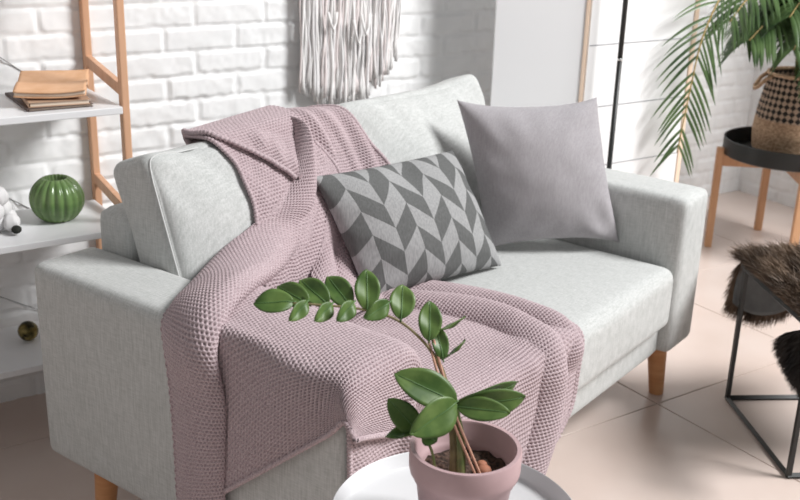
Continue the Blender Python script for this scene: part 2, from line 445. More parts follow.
# ------------------------------------------------------------------ loose pillows
def pillow(name, TL, TR, BR, BLc, thick, m, label, concave=.045, cv_=None, n=64, wr=.006, seed=1, hollow=None):
    TL, TR, BR, BLc = map(Vector, (TL, TR, BR, BLc)); nv = ((TR - TL).cross(BLc - TL)).normalized()   # points backwards
    u = np.linspace(-1, 1, n); sgn = lambda t: np.sign(t) * (1 - (1 - np.abs(t)) ** 1.35)
    U, Vv = np.meshgrid(sgn(u), sgn(u))
    cu = U * (1 - concave * (1 - Vv ** 2)); cv = Vv * (1 - (cv_ or concave) * (1 - np.abs(U) ** 2.6))
    s = (cu + 1) / 2; t = (cv + 1) / 2
    c = np.array
    P = (c(BLc)[None, None] * ((1 - s) * (1 - t))[..., None] + c(BR)[None, None] * (s * (1 - t))[..., None] + c(TL)[None, None] * ((1 - s) * t)[..., None] + c(TR)[None, None] * (s * t)[..., None])
    prof = np.clip((1 - U ** 2) * (1 - Vv ** 2), 0, 1) ** .48
    rad = np.sqrt(U ** 2 + Vv ** 2); ang = np.arctan2(Vv, U)
    wrk = (vnoise(U * 3.1 + 9, Vv * 3.1 + 9, seed) - .5) * 1.2 + np.sin(ang * 13 + rad * 3 + seed) * .5 * np.clip(rad - .55, 0, 1)
    hol = 0
    if hollow: hol = hollow[2] * np.exp(-((U - hollow[0]) ** 2 + (Vv - hollow[1]) ** 2) / .06)
    front = P - c(nv) * ((thick / 2 * prof + wr * wrk * np.clip(prof * 2, 0, 1) * np.clip(1.2 - prof * .6, 0, 1) - hol * prof)[..., None])
    back = P + c(nv) * ((thick * .28 * prof + wr * .5 * wrk * np.clip(prof * 2, 0, 1))[..., None])
    V = np.concatenate([front.reshape(-1, 3), back.reshape(-1, 3)]); G = grid_faces(n, n)
    F = np.concatenate([G, G[:, ::-1] + n * n]); UV = np.stack([(U + 1) / 2, (Vv + 1) / 2], -1).reshape(-1, 2)
    bb = BVHTree.FromPolygons
    o = mesh_np(name, V, F, m, None, True, np.concatenate([UV, UV]))
    bm = bmesh.new(); bm.from_mesh(o.data); bmesh.ops.remove_doubles(bm, verts=bm.verts[:], dist=.0004)
    bmesh.ops.recalc_face_normals(bm, faces=bm.faces[:]); bm.to_mesh(o.data); bm.free()
    return o
pg = pillow('throw_pillow', (1.050, .515, .834), (1.348, .272, .834), (1.353, .168, .452), (1.100, .43, .436), .16, M['grey_pillow'], '', .06, cv_=.11, seed=5, wr=.010)
props(pg, 'plain grey square pillow propped in the right corner of the sofa', 'pillow', 'pillows on the sofa')
pp_ = pillow('throw_pillow', (.523, .535, .735), (.995, .485, .718), (1.005, .325, .443), (.585, .42, .45), .145, M['pattern'], '', .035, seed=2, wr=.007, hollow=(.05, .8, .03))
props(pp_, 'rectangular pillow in two greys with slanted zigzag blocks beside the mauve blanket', 'pillow', 'pillows on the sofa')
# flat seam piping round the plain pillow is its own edge; no further parts

# ------------------------------------------------------------------ mauve knitted blanket
BV_SOFA = bvh_of([armL, armR, base, seatc, bframe, bc1, bc2])
BVP = [BV_SOFA]
def catmull(G, ny, nx):
    """bicubic Catmull-Rom through a control grid (rows, cols, 3)"""
    def one(A, m):
        k = A.shape[0]; t = np.linspace(0, k - 1, m); i = np.clip(np.floor(t).astype(int), 0, k - 2); f = (t - i)[:, None, None]
        P = np.concatenate([2 * A[:1] - A[1:2], A, 2 * A[-1:] - A[-2:-1]])
        p0, p1, p2, p3 = P[i], P[i + 1], P[i + 2], P[i + 3]
        return .5 * (2 * p1 + (p2 - p0) * f + (2 * p0 - 5 * p1 + 4 * p2 - p3) * f ** 2 + (3 * p1 - p0 - 3 * p2 + p3) * f ** 3)
    A = one(G, ny); return one(A.transpose(1, 0, 2), nx).transpose(1, 0, 2)
def resample(A, axis, m):
    """re-space samples evenly along the mean arc length of an axis"""
    if axis == 1: return resample(A.transpose(1, 0, 2), 0, m).transpose(1, 0, 2)
    d = np.linalg.norm(np.diff(A, axis=0), axis=2).mean(1); s = np.concatenate([[0], np.cumsum(d)])
    t = np.linspace(0, s[-1], m); i = np.clip(np.searchsorted(s, t) - 1, 0, len(s) - 2); f = ((t - s[i]) / (s[i + 1] - s[i] + 1e-12))[:, None, None]
    return A[i] * (1 - f) + A[i + 1] * f
def smooth_grid(A, it=1):
    for _ in range(it):
        B = A.copy()
        B[1:-1] = A[1:-1] * .5 + (A[:-2] + A[2:]) * .25
        A = B; B = A.copy()
        B[:, 1:-1] = A[:, 1:-1] * .5 + (A[:, :-2] + A[:, 2:]) * .25
        A = B
    return A
KV, KF, KN = [], [], 0
def knit_patch(G, gap=.008, sx=.0078, sy=.0080, per=5, amp=.0088, extra=None, phase=0, push=True, facing=None):
    global KN
    G = np.array(G, dtype=float)
    A = catmull(G, 130, 130)
    if extra is not None: A = extra(A)
    A = smooth_grid(A, 1)
    if push:
        for _ in range(2):
            for i in range(A.shape[0]):
                for j in range(A.shape[1]):
                    q = Vector(A[i, j])
                    for bv in BVP:
                        loc, nr, k, d = bv.find_nearest(q, .08)
                        if loc is None: continue
                        sd = (q - loc).dot(nr)
                        if sd < gap: q = q + nr * (gap - sd) if sd > -.06 else q
                    A[i, j] = q
            A = smooth_grid(A, 1)
    lx = np.linalg.norm(np.diff(A, axis=1), axis=2).sum(1).mean(); ly = np.linalg.norm(np.diff(A, axis=0), axis=2).sum(0).mean()
    nu, nv_ = max(4, int(round(lx / sx))), max(4, int(round(ly / sy)))
    A = resample(resample(A, 0, nv_ * per + 1), 1, nu * per + 1)
    # normals
    dU = np.gradient(A, axis=1); dV = np.gradient(A, axis=0); Nn = np.cross(dU, dV)
    Nn /= np.linalg.norm(Nn, axis=2, keepdims=True) + 1e-12
    # fix the side: outwards = towards the room
    if facing is not None and (Nn.reshape(-1, 3) @ np.array(facing)).mean() < 0: Nn = -Nn
    vv, uu = np.meshgrid(np.arange(A.shape[0]) / per, np.arange(A.shape[1]) / per, indexing='ij')
    row = np.floor(vv + .0001)
    wob = (vnoise(uu * .6, vv * .6, 9) - .5) * .35
    rib = np.abs(np.cos(PI * (vv + wob * .3)))              # horizontal ridges at whole rows
    loop = np.abs(np.cos(PI * (uu + wob * .3 + .5 * np.mod(row, 2))))   # staggered bars between the ridges
    h = amp * (np.minimum(np.maximum(rib ** .9, .95 * loop ** .9), .93) - .72)
    A = A + Nn * h[..., None]
    ny, nx = A.shape[:2]
    KV.append(A.reshape(-1, 3)); KF.append(grid_faces(ny, nx) + KN); KN += ny * nx
    return A
def hem_tube(P, r=.0048, n=6):
    """thick bound edge along a row of points"""
    global KN
    P = np.array(P); k = len(P); V = []
    if k > 24:
        ker = np.ones(11) / 11; Q = np.concatenate([np.repeat(P[:1], 5, 0), P, np.repeat(P[-1:], 5, 0)])
        P = np.stack([np.convolve(Q[:, c], ker, 'valid') for c in range(3)], -1)
    T = np.gradient(P, axis=0); T /= np.linalg.norm(T, axis=1, keepdims=True) + 1e-12
    up = np.array([.3, .5, .8]); a = up - T * (T @ up)[:, None]; a /= np.linalg.norm(a, axis=1, keepdims=True) + 1e-12; b = np.cross(T, a)
    rr = r * (1 + .18 * np.sin(np.arange(k) * 1.3))
    th = 2 * PI * np.arange(n) / n
    V = P[:, None] + rr[:, None, None] * (a[:, None] * np.cos(th)[None, :, None] + b[:, None] * np.sin(th)[None, :, None])
    i = np.arange(k * n).reshape(k, n); j = np.roll(i, -1, 1)
    KV.append(V.reshape(-1, 3)); KF.append(np.stack([i[:-1], j[:-1], j[1:], i[1:]], -1).reshape(-1, 4) + KN); KN += k * n

# 1. over the back cushion
rows = [(.812, .70, .47, .70), (.800, .77, .41, .71), (.765, .815, .36, .735), (.705, .832, .322, .745), (.640, .832, .325, .750), (.602, .78, .345, .780),
        (.572, .70, .350, .835), (.542, .62, .338, .85), (.512, .54, .33, .84), (.485, .465, .33, .82)]
G = []
for y, z, xl, xr in rows:
    G.append([(xl + (xr - xl) * s, y, z + (.016 * math.sin(PI * s) if z > .76 else 0)) for s in np.linspace(0, 1, 9)])
def folds1(A):
    ny, nx = A.shape[:2]; t = np.linspace(0, 1, ny)[:, None]; s = np.linspace(0, 1, nx)[None]
    X = A[..., 0]; Z_ = A[..., 2]
    # the upper layer's lip runs from the top left down to the tip of the big fold
    lip = (X - .315) * .60 + (Z_ - .835) * .80
    step = .002 / (1 + np.exp(-lip / .003)) * np.clip((t - .3) / .1, 0, 1) * np.clip((.50 - X) / .05, 0, 1)
    # soft creases falling from the top on the right half
    cr = .006 * np.sin((X - .30 * (.84 - Z_)) * 95) * np.clip((X - .55) / .08, 0, 1) * np.clip((t - .2) / .2, 0, 1)
    cr2 = .007 * np.exp(-((X - .62 - .35 * (.83 - Z_)) / .012) ** 2) * np.clip((t - .25) / .1, 0, 1)
    low = .006 * np.sin(X * 120 + Z_ * 30) * np.clip((.47 - X) / .06, 0, 1) * np.clip((t - .45) / .1, 0, 1)
    d = step + cr + cr2 + low
    A[..., 1] -= d * .8; A[..., 2] += d * .45
    return A
A1 = knit_patch(G, extra=folds1, facing=(0, -1, .5))
hem_tube(A1[:, 0]); hem_tube(A1[:, -1])
# 1b. upper layer whose lip crosses the cushion front
G = []
for l, r in (((.400, .792, .785), (.590, .795, .79)), ((.345, .750, .830), (.590, .750, .845)), ((.316, .700, .842), (.585, .700, .858)), ((.334, .638, .842), (.570, .632, .852)), ((.392, .602, .800), (.550, .604, .805)), ((.440, .586, .752), (.530, .586, .762)), ((.474, .574, .720), (.510, .574, .730))):
    G.append([tuple(Vector(l).lerp(Vector(r), q)) for q in np.linspace(0, 1, 6)])
A1b = knit_patch(G, facing=(0, -1, .5), gap=.020)
hem_tube(A1b[:, 0], .0055); hem_tube(A1b[-1], .0055)

# 2. the big tapering fold: from its tip on the cushion, over the arm and down the outer side
sect = [((.545, .672, .852), (.557, .668, .852), .002), ((.552, .622, .826), (.574, .614, .818), .040), ((.487, .585, .742), (.552, .578, .735), .058), ((.410, .567, .690), (.524, .560, .662), .060),
        ((.322, .553, .655), (.462, .530, .600), .056), ((.226, .535, .628), (.318, .450, .590), .052), ((.095, .470, .618), (.135, .350, .626), .040),
        ((.020, .432, .616), (.030, .300, .626), .034), ((-.012, .424, .580), (-.022, .276, .585), .030), ((-.013, .408, .473), (-.020, .262, .491), .024),
        ((-.013, .402, .360), (-.020, .263, .400), .024), ((-.013, .402, .229), (-.020, .267, .286), .024), ((-.013, .400, .175), (-.020, .268, .195), .022)]
G = []
nvec = []
for k, (l, r, bu) in enumerate(sect):
    l = Vector(l); r = Vector(r)
    if k <= 3: nv = Vector((-.35, -.80, .45))
    elif k <= 5: nv = Vector((-.45, -.45, .75))
    elif k == 6: nv = Vector((-.35, -.1, .95))
    elif k == 7: nv = Vector((-.7, 0, .7))
    else: nv = Vector((-1, 0, .1))
    nv.normalize(); row = []
    for s, hgt in ((0, -.10), (.06, .28), (.24, .62), (.48, .86), (.74, 1.0), (.93, .98), (1.06, .66), (1.06, .25), (.96, -.25)):
        row.append(l.lerp(r, s) + nv * (bu * hgt))
    G.append([tuple(q) for q in row])
def folds2(A):
    ny, nx = A.shape[:2]; t = np.linspace(0, 1, ny)[:, None]; s = np.linspace(0, 1, nx)[None]
    d = .004 * np.sin(s * 9 + t * 5) * np.clip((t - .3) / .2, 0, 1)
    A[..., 0] -= d; A[..., 2] += d * .3
    return A
A2 = knit_patch(G, extra=folds2, facing=(-.6, -.4, .5))
hem_tube(A2[-1])

# 3. the broad part: hangs off the arm side, crosses arm and seat, falls over the front
yr = [.470, .36, .27, .18, .09, .015]
G = []
for y in yr:
    hem = .308 + (.263 - y) * .84
    bridge = np.clip((y - .05) / .40, 0, 1)
    rx = .655 + .35 * (y) * (1 if y < .2 else .2 / y * 1.0) if y < .2 else .725 - (y - .2) * .5
    rx = np.interp(y, [0, .154, .34, .47], [.650, .722, .66, .60])
    hx = np.interp(y, [0, .2, .37, .47], [.790, .785, .785, .77])
    ya = min(y, .345); hem = .308 + (.263 - ya) * .84
    if y > .4: ya = .365
    yb = min(y, .40)
    G.append([(-.020, ya, hem), (-.019, ya, (hem + .60) / 2), (-.008, ya, .606), (.030, ya, .622), (.10, yb, .624), (.170 + .02 * bridge, yb, .612 + .006 * bridge), (.215 + .05 * bridge, y, .535 + .03 * bridge), (.28 + .04 * bridge, y, .462 + .02 * bridge), (.40, y, .446),
              (.52, y, .446), (rx - .075, y, .450), (rx - .020, y, .456), (rx + .012, y, .456), (rx + .034, y, .446), (rx + (hx - rx) * .58, y, .452), (hx - .022, y, .450), (hx, y, .445)])
# rounded front edge then hanging rows
def front(zs, ys, xs): return [(xs[i], ys[i], zs[i]) for i in range(17)]
X6 = [-.024, -.024, -.010, .030, .10, .168, .212, .28, .40, .52, .590, .636, .664, .690, .745, .770, .790]
G.append(front([.552, .580, .596, .602, .604, .594, .505, .435, .425, .425, .428, .436, .436, .420, .432, .428, .420], [-.018, -.012, -.014, -.018, -.018, -.018, -.020, -.020, -.020, -.020, -.026, -.026, -.026, -.020, -.024, -.022, -.020], X6))
X7 = [-.026, -.024, -.006, .034, .10, .160, .204, .28, .40, .52, .600, .652, .678, .694, .735, .760, .782]
G.append(front([.542, .552, .562, .566, .558, .542, .455, .370, .350, .350, .350, .350, .350, .345, .352, .350, .345], [-.032, -.028, -.026, -.024, -.022, -.022, -.022, -.022, -.022, -.022, -.026, -.028, -.028, -.020, -.026, -.024, -.022], X7))
X8 = [-.026, -.022, -.004, .036, .10, .156, .200, .28, .40, .50, .590, .642, .664, .668, .712, .742, .764]
G.append(front([.533, .533, .532, .525, .510, .492, .400, .300, .270, .265, .262, .262, .262, .260, .266, .267, .266], [-.038, -.036, -.028, -.025, -.023, -.023, -.023, -.023, -.023, -.023, -.026, -.028, -.028, -.020, -.028, -.026, -.024], X8))
X9 = [-.025, -.020, -.002, .040, .10, .154, .196, .28, .38, .46, .540, .585, .605, .612, .640, .675, .712]
G.append(front([.527, .523, .515, .500, .478, .455, .350, .240, .205, .185, .172, .166, .168, .172, .185, .198, .215], [-.042, -.038, -.030, -.026, -.024, -.024, -.024, -.024, -.024, -.024, -.028, -.028, -.028, -.022, -.028, -.026, -.026], X9))
def folds3(A):
    ny, nx = A.shape[:2]; X = A[..., 0]; Y = A[..., 1]
    t = np.linspace(0, 1, ny)[:, None] + 0 * X; s = np.linspace(0, 1, nx)[None] + 0 * X
    # drag lines from the pillow towards the front and a soft swell on the arm side
    seat = np.clip((X - .30) / .08, 0, 1) * np.clip((.60 - X) / .05, 0, 1)
    A[..., 2] += seat * np.clip((Y - .2) / .1, 0, 1) * .008 * np.maximum(0, np.sin(X * 60 + Y * 40))
    side = np.clip((.005 - X) / .01, 0, 1) * np.clip(Y / .05, 0, 1)
    gx = np.clip(Y / .03, 0, 1)
    for c_, am, wd_ in ((.672, .004, .020), (.60, .004, .03)):
        q = am * np.exp(-((s - c_) / wd_) ** 2) * np.clip((t - .02) / .08, 0, 1)
        A[..., 2] += q * gx; A[..., 1] -= q * (1 - gx) * 1.1
    A[..., 0] -= side * .006 * (1 + np.sin(Y * 26 + A[..., 2] * 9))
    return A
A3 = knit_patch(G, extra=folds3, facing=(-.2, -.5, .8))
hem_tube(A3[:, 0]); hem_tube(A3[:, -1]); hem_tube(A3[-1])
# second turn of the hem, a few mm inside, as on the photographed border
hem_tube(A3[4:, -7] , .0036); hem_tube(A3[-7, 4:], .0030)

def roll(path, bulges, normals, gap=.010):
    G = []
    for (l, r), bu, nv in zip(path, bulges, normals):
        l = Vector(l); r = Vector(r); nv = Vector(nv).normalized()
        G.append([tuple(l.lerp(r, q) + nv * bu * h_) for q, h_ in ((0, -.15), (.22, .42), (.48, .82), (.72, 1.0), (.92, .95), (1.06, .55), (1.05, .10), (.92, -.25))])
    return knit_patch(G, facing=(-.2, -.6, .7), gap=gap)
up_ = (-.1, -.15, 1); ed_ = (-.05, -.7, .7); fr_ = (-.1, -1, .15)
roll([((.585, .42, .455), (.650, .42, .455)), ((.600, .33, .455), (.672, .33, .455)), ((.625, .24, .455), (.702, .24, .455)), ((.635, .15, .455), (.714, .15, .455)), ((.620, .07, .452), (.702, .07, .452)), ((.595, .0, .440), (.682, .0, .442)),
      ((.585, -.022, .40), (.672, -.022, .40)), ((.580, -.024, .33), (.668, -.024, .33)), ((.555, -.026, .26), (.648, -.026, .26)), ((.510, -.026, .175), (.604, -.026, .175))],
     (.012, .022, .028, .030, .030, .032, .034, .036, .038, .036), (up_, up_, up_, up_, up_, ed_, fr_, fr_, fr_, fr_))
roll([((.690, .40, .452), (.760, .40, .452)), ((.700, .31, .452), (.772, .31, .452)), ((.722, .21, .452), (.786, .21, .452)), ((.728, .11, .452), (.786, .11, .452)), ((.722, .03, .448), (.778, .03, .448)),
      ((.715, -.020, .41), (.772, -.020, .41)), ((.712, -.022, .35), (.766, -.022, .35))], (.008, .018, .022, .022, .022, .018, .004), (up_, up_, up_, up_, ed_, fr_, fr_))
# 4. the lower layer hanging in front of the arm
G = []
for z, dy in ((.535, 0), (.46, -.002), (.38, -.004), (.30, -.004), (.20, -.002)):
    G.append([(-.004, -.012 + dy, z), (.03, -.016 + dy, z), (.08, -.014 + dy, z), (.115, -.020 + dy, z), (.135, -.034 + dy, z), (.150, -.030 + dy, z), (.160, -.012 + dy, z), (.185, -.012 + dy, z)])
A4 = knit_patch(G, sx=.0085, sy=.0070, amp=.0060, facing=(0, -1, 0), push=True, gap=.006)
hem_tube(A4[:, 0])
# 5. short gathered piece between fold and pillow, lying on the cushion below the tip
G = []
for (l, r, bu) in (((.574, .600, .790), (.600, .604, .79), .004), ((.560, .568, .70), (.640, .576, .70), .012), ((.530, .535, .62), (.640, .545, .62), .020), ((.47, .49, .54), (.635, .51, .535), .026), ((.36, .41, .49), (.640, .465, .470), .024), ((.28, .34, .475), (.62, .39, .458), .012)):
    l = Vector(l); r = Vector(r); nv = Vector((-.4, -.7, .55)).normalized()
    G.append([tuple(l.lerp(r, s) + nv * bu * hgt) for s, hgt in ((0, 0), (.18, .75), (.38, 1.0), (.50, .45), (.62, .80), (.80, 1.0), (1, 0))])
A5 = knit_patch(G, facing=(-.4, -.7, .5))
hem_tube(A5[:, -1])

blanket = mesh_np('throw_blanket', np.concatenate(KV), np.concatenate(KF), M['blanket'])
props(blanket, 'mauve waffle knit blanket thrown over the left arm, seat and back of the sofa', 'blanket')

# ------------------------------------------------------------------ ladder shelf with its decor
shelf = thing('ladder_shelf', 'open shelf of white boards on pale wooden ladder sides at the left', 'shelf', W(0, 0, 0), -PHI)
AR, AL = -.205, -.93
FO, RO = -.275, -.018
B1, B2, B3 = .838, .540, .229
for a in (AR, AL):
    for o_ in (FO, RO):
        MB().box((a, o_, .90), (.019, .024, 1.80), .003).build('post', M['shelf_wood'], shelf, False)
    for z in (B1 + .050, B2 + .040, B3 - .03, 1.25):
        MB().box((0, 0, 0), (.016, abs(FO - RO) - .012, .028), .002, M=Matrix.Translation((a, (FO + RO) / 2, z)) @ Matrix.Rotation(.13, 4, 'X')).build('rung', M['shelf_wood'], shelf, False)
for z in (B1, B2, B3):
    MB().box(((AR + AL) / 2, -.168, z - .0085), (AR - AL - .026, .268, .017), .002).build('shelf_board', M['white_board'], shelf, False)
# thin steel cross brace at the back
for za, zb in ((1.22, .86), (.86, 1.22), (.50, .83), (.83, .50), (.22, .5), (.5, .22)):
    MB().tube([(AL + .01, RO + .012, za), ((AL + AR) / 2, RO + .013, (za + zb) / 2), (AR - .01 - .12, RO + .012, zb)], .0016, 6).build('brace_wire', M['wire'], shelf)

def local(name, label, cat, a, o_, z, rz=0, group=None): return thing(name, label, cat, W(a, o_, z), -PHI + rz, group)
# green ribbed vase
v = local('vase', 'round green ribbed ceramic vase on the middle shelf', 'vase', -.348, -.155, B2)
prof = []
for i in range(25):
    th = -PI / 2 + .55 + (PI - .55 - .50) * i / 24
    prof.append((.066 * math.cos(th), .057 + .062 * math.sin(th)))
rib = lambda th, z: 1 - .11 * (1 - abs(math.cos(th * 9))) ** 1.3
mb = MB(); z0 = prof[0][1]
prof = [(r, z - z0) for r, z in prof]
mb.lathe([(0.0, 0.0)] + prof + [(prof[-1][0] - .004, prof[-1][1] - .001), (prof[-1][0] - .006, prof[-1][1] - .03)], 136, rib=lambda th, z: rib(th, z))
mb.build('vase_body', M['green_vase'], v)
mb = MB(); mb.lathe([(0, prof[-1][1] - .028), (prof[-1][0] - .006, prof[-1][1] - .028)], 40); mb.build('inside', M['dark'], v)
# bronze ball
b = MB(); b.lathe([(.0255 * math.cos(t), .0255 + .0255 * math.sin(t)) for t in np.linspace(-PI / 2 + .01, PI / 2 - .01, 20)], 32)
o = b.build('ornament_ball', M['bronze']); o.location = W(-.445, -.145, B3); props(o, 'small dark bronze glass ball on the lowest shelf', 'ornament')
# lumpy white ornament at the left edge
wd = local('ornament', 'white lumpy ornament on the middle shelf left of the green vase', 'ornament', -.475, -.185, B2 + .0048)
mb = MB()
for i, (x, y, z, r) in enumerate(((-.03, 0, .022, .024), (.002, -.02, .02, .020), (-.01, .01, .050, .022), (-.035, -.02, .052, .022), (-.018, -.006, .084, .022), (-.045, .0, .085, .02), (.005, .012, .022, .02), (-.03, .012, .11, .016))):
    mb.lathe([(r * math.cos(t) * 1.0, r * 1.1 * math.sin(t)) for t in np.linspace(-PI / 2 + .01, PI / 2 - .01, 14)], 20, (x, y, z), rib=lambda th, zz, k=i: 1 + .10 * math.sin(5 * th + k + zz * 60))
mb.build('lumps', M['white_ceramic'], wd)
mb = MB(); mb.lathe([(.012 * math.cos(t), .010 * math.sin(t)) for t in np.linspace(-PI / 2 + .01, PI / 2 - .01, 10)], 14, (.006, -.048, .010)); mb.build('dark_bead', M['dark'], wd)
# books
def book(name, label, cat, a, o_, z, rz, w_, d_, t_, cover, pages, soft=False):
    k = local(name, label, cat, a, o_, z, rz)
    c = .0016
    mb = MB(); mb.box((0, 0, c / 2), (w_, d_, c), .0005); mb.box((0, 0, t_ - c / 2), (w_, d_, c), .0005); mb.box((-w_ / 2 + c / 2, 0, t_ / 2), (c, d_, t_), .0004)
    mb.build('cover', cover, k, False)
    MB().box((.001, 0, t_ / 2), (w_ - .007, d_ - .007, t_ - 2 * c), .0006).build('pages', pages, k, False)
    return k
bz = B1
GB = 'books in the stack on the upper shelf'
book('book', 'dark covered book at the bottom of the stack on the upper shelf', 'book', -.350, -.160, bz, -.02, .150, .215, .007, M['book_dark'], M['cream'])['group'] = GB; bz += .0072
book('book', 'pale paged book in the middle of the stack on the upper shelf', 'book', -.342, -.170, bz, -.12, .138, .190, .012, M['tan'], M['cream'])['group'] = GB; bz += .0122
nb = local('notebook', 'tan kraft notebook lying on top of the book stack', 'notebook', -.338, -.165, bz + .010, -.36); nb.rotation_euler[0] = .10
nn = 24; U, Vv = np.meshgrid(np.linspace(-1, 1, nn), np.linspace(-1, 1, nn)); X = U * .080; Y = Vv * .092
def sheet(off, k): return np.stack([X * k, Y * k, off + .0045 * np.abs(np.sin((Vv - .1) * 2.0)) ** 1.3 + .004 * U ** 2 * (Vv < 0) + .003 * np.clip(U, 0, 1) ** 3], -1).reshape(-1, 3)
G_ = grid_faces(nn, nn); bd = np.concatenate([np.arange(nn), np.arange(1, nn) * nn + nn - 1, (nn - 1) * nn + np.arange(nn - 2, -1, -1), np.arange(nn - 2, 0, -1) * nn])
def slab(lo, hi, k, name, m):
    V = np.concatenate([sheet(hi, k), sheet(lo, k)]); b2 = np.roll(bd, -1)
    F = np.concatenate([G_, G_[:, ::-1] + nn * nn, np.stack([bd, bd + nn * nn, b2 + nn * nn, b2], -1)])
    mesh_np(name, V, F, m, nb, False)
slab(.002, .011, .975, 'pages', M['cream']); slab(.0112, .0142, 1, 'cover', M['kraft']); slab(.0, .0018, 1, 'back_cover', M['kraft'])

# ------------------------------------------------------------------ fringed wall hanging
wh = local('wall_hanging', 'pale fringed cotton wall hanging on the white brick wall above the sofa', 'wall hanging', .565, -.028, 1.42)
MB().tube([(-.24, 0, 0), (.24, 0, 0)], .010, 14).build('dowel', M['shelf_wood'], wh)
cols = [M['ivory'], M['blush'], M['greycord']]
ncord = 96
for i in range(ncord):
    s = (i + .5) / ncord; x = -.168 + .336 * s + random.uniform(-.003, .003)
    bot = np.interp(s, [0, .15, .35, .5, .68, .75, .88, 1], [.79, .755, .735, .735, .745, .78, .815, .86]) + random.uniform(-.02, .025)
    y = -.004 - .010 * random.random() - .004 * math.sin(s * 9) ** 2
    amp = random.uniform(.002, .006); fr = random.uniform(16, 36); ph = random.uniform(0, 6)
    pts = []; zt = -.012; zb = bot - 1.42
    nseg = 18
    for k in range(nseg):
        f = k / (nseg - 1); z = zt + (zb - zt) * f
        pts.append((x + amp * math.sin(z * fr + ph) * f + .006 * f * math.sin(i * 2.7), y * (.4 + .6 * min(1, f * 2)) + amp * math.cos(z * fr * .8 + ph) * f, z))
    r = random.uniform(.0028, .0044)
    rad = [r * (1 + .2 * math.sin(k * 2.3 + i)) for k in range(nseg)]; rad[-1] = r * 1.5; rad[-2] = r * 1.25
    m = cols[0] if (random.random() < .5) else (cols[1] if random.random() < .65 else cols[2])
    MB().tube(pts, rad, 6).build('cord', m, wh)
for x, z, l in ((.005, .905 - 1.42, .07), (.03, .93 - 1.42, .06), (-.08, .95 - 1.42, .05)):
    mb = MB(); mb.tube([(x - .012, -.034, z + l), (x - .006, -.038, z + l * .4), (x + .004, -.038, z), (x + .012, -.036, z + l * .4), (x + .016, -.034, z + l)], .0045, 8); mb.build('loop', M['ivory'], wh)

# ------------------------------------------------------------------ folding screen and floor lamp
sc = thing('folding_screen', 'tall white two panel folding screen with pale wooden edges behind the right arm', 'folding screen', W(0, 0, 0), -PHI)
hx_, ho_ = 1.215, -.338; lx_, lo_ = .975, -.190; rx_ = 1.690; SH = 1.72
def panel_box(name, p0, p1, t, z0, z1, m, inset0=0, inset1=0, dn=0):
    p0 = Vector((*p0, 0)); p1 = Vector((*p1, 0)); d = (p1 - p0).normalized(); a = p0 + d * inset0; b = p1 - d * inset1
    n_ = Vector((d.y, -d.x, 0)); c = (a + b) / 2 + n_ * dn
    Mx = Matrix(((d.x, n_.x, 0, c.x), (d.y, n_.y, 0, c.y), (0, 0, 1, (z0 + z1) / 2), (0, 0, 0, 1)))
    mb = MB(); mb.box((0, 0, 0), ((b - a).length, t, z1 - z0), .0015, M=Mx); return mb.build(name, m, sc, False)
panel_box('panel', (lx_, lo_), (hx_, ho_), .016, .05, SH - .002, M['screen_grey'], .0, .008)['label'] = 'plain panel turned away from the light'
panel_box('panel', (hx_, ho_), (rx_, ho_), .016, .05, SH - .002, M['screen_white'], .001, .018)['label'] = 'bright panel with fine horizontal seams'
dd = (Vector((hx_, ho_)) - Vector((lx_, lo_))).normalized()
panel_box('stile', tuple(Vector((hx_, ho_)) - dd * .012), tuple(Vector((hx_, ho_)) - dd * .001), .024, 0, SH, M['screen_wood'])
panel_box('stile', (rx_ - .020, ho_), (rx_, ho_), .024, 0, SH, M['screen_wood'])
for z in (.135, .327, .519, .711, .903, 1.095, 1.287, 1.479):
    panel_box('seam', (hx_, ho_), (rx_, ho_), .0012, z - .0013, z + .0013, M['seam'], .004, .022, .0082)
lp = thing('floor_lamp', 'slim black floor lamp pole between the sofa arm and the white screen', 'lamp', W(1.278, -.42, 0))
MB().lathe([(.0, .0), (.085, .0), (.085, .012), (.078, .018), (.012, .022), (.0, .022)], 36).build('base', M['black_metal'], lp)
MB().tube([(0, 0, .018), (0, 0, 0.866)], .0078, 14).build('pole', M['black_metal'], lp)
MB().tube([(0, 0, .8665), (0, 0, .8725)], .0088, 14).build('joint_ring', M['chrome'], lp)
MB().tube([(0, 0, .873), (0, 0, 1.62)], .0078, 14).build('pole', M['black_metal'], lp)

# ------------------------------------------------------------------ plant stand with the palm in its basket
PA, PO = 2.445, -.225
st = thing('plant_stand', 'round black tray on four wooden legs holding the basket palm', 'plant stand', W(PA, PO, 0), -PHI)
cor = [(-.21, .168), (.168, .21), (.21, -.168), (-.168, -.21)]
for x, y in cor:
    u_ = Vector((x, y, 0)).normalized(); t_ = Vector((-u_.y, u_.x, 0))
    Mx = Matrix(((u_.x, t_.x, 0, x), (u_.y, t_.y, 0, y), (0, 0, 1, .205), (0, 0, 0, 1)))
    MB().box((-.012, 0, 0), (.026, .030, .410), .003, M=Mx).build('leg', M['stand_wood'], st, False)
for (x0, y0), (x1, y1) in ((cor[0], cor[2]), (cor[1], cor[3])):
    d = Vector((x1 - x0, y1 - y0, 0)); ln = d.length - .07; d.normalize(); n_ = Vector((-d.y, d.x, 0))
    dz = .36 if x0 < 0 else .3598
    Mx = Matrix(((d.x, n_.x, 0, 0), (d.y, n_.y, 0, 0), (0, 0, 1, dz), (0, 0, 0, 1)))
    MB().box((0, 0, 0), (ln + .03, .022, .045), .002, M=Mx).build('cross_rail', M['stand_wood'], st, False)
TZ = .384
MB().lathe([(0, TZ), (.238, TZ), (.245, TZ + .004), (.245, TZ + .066), (.242, TZ + .068), (.239, TZ + .066), (.238, TZ + .008), (0, TZ + .008)], 72).build('tray', M['black_metal'], st, auto=40)

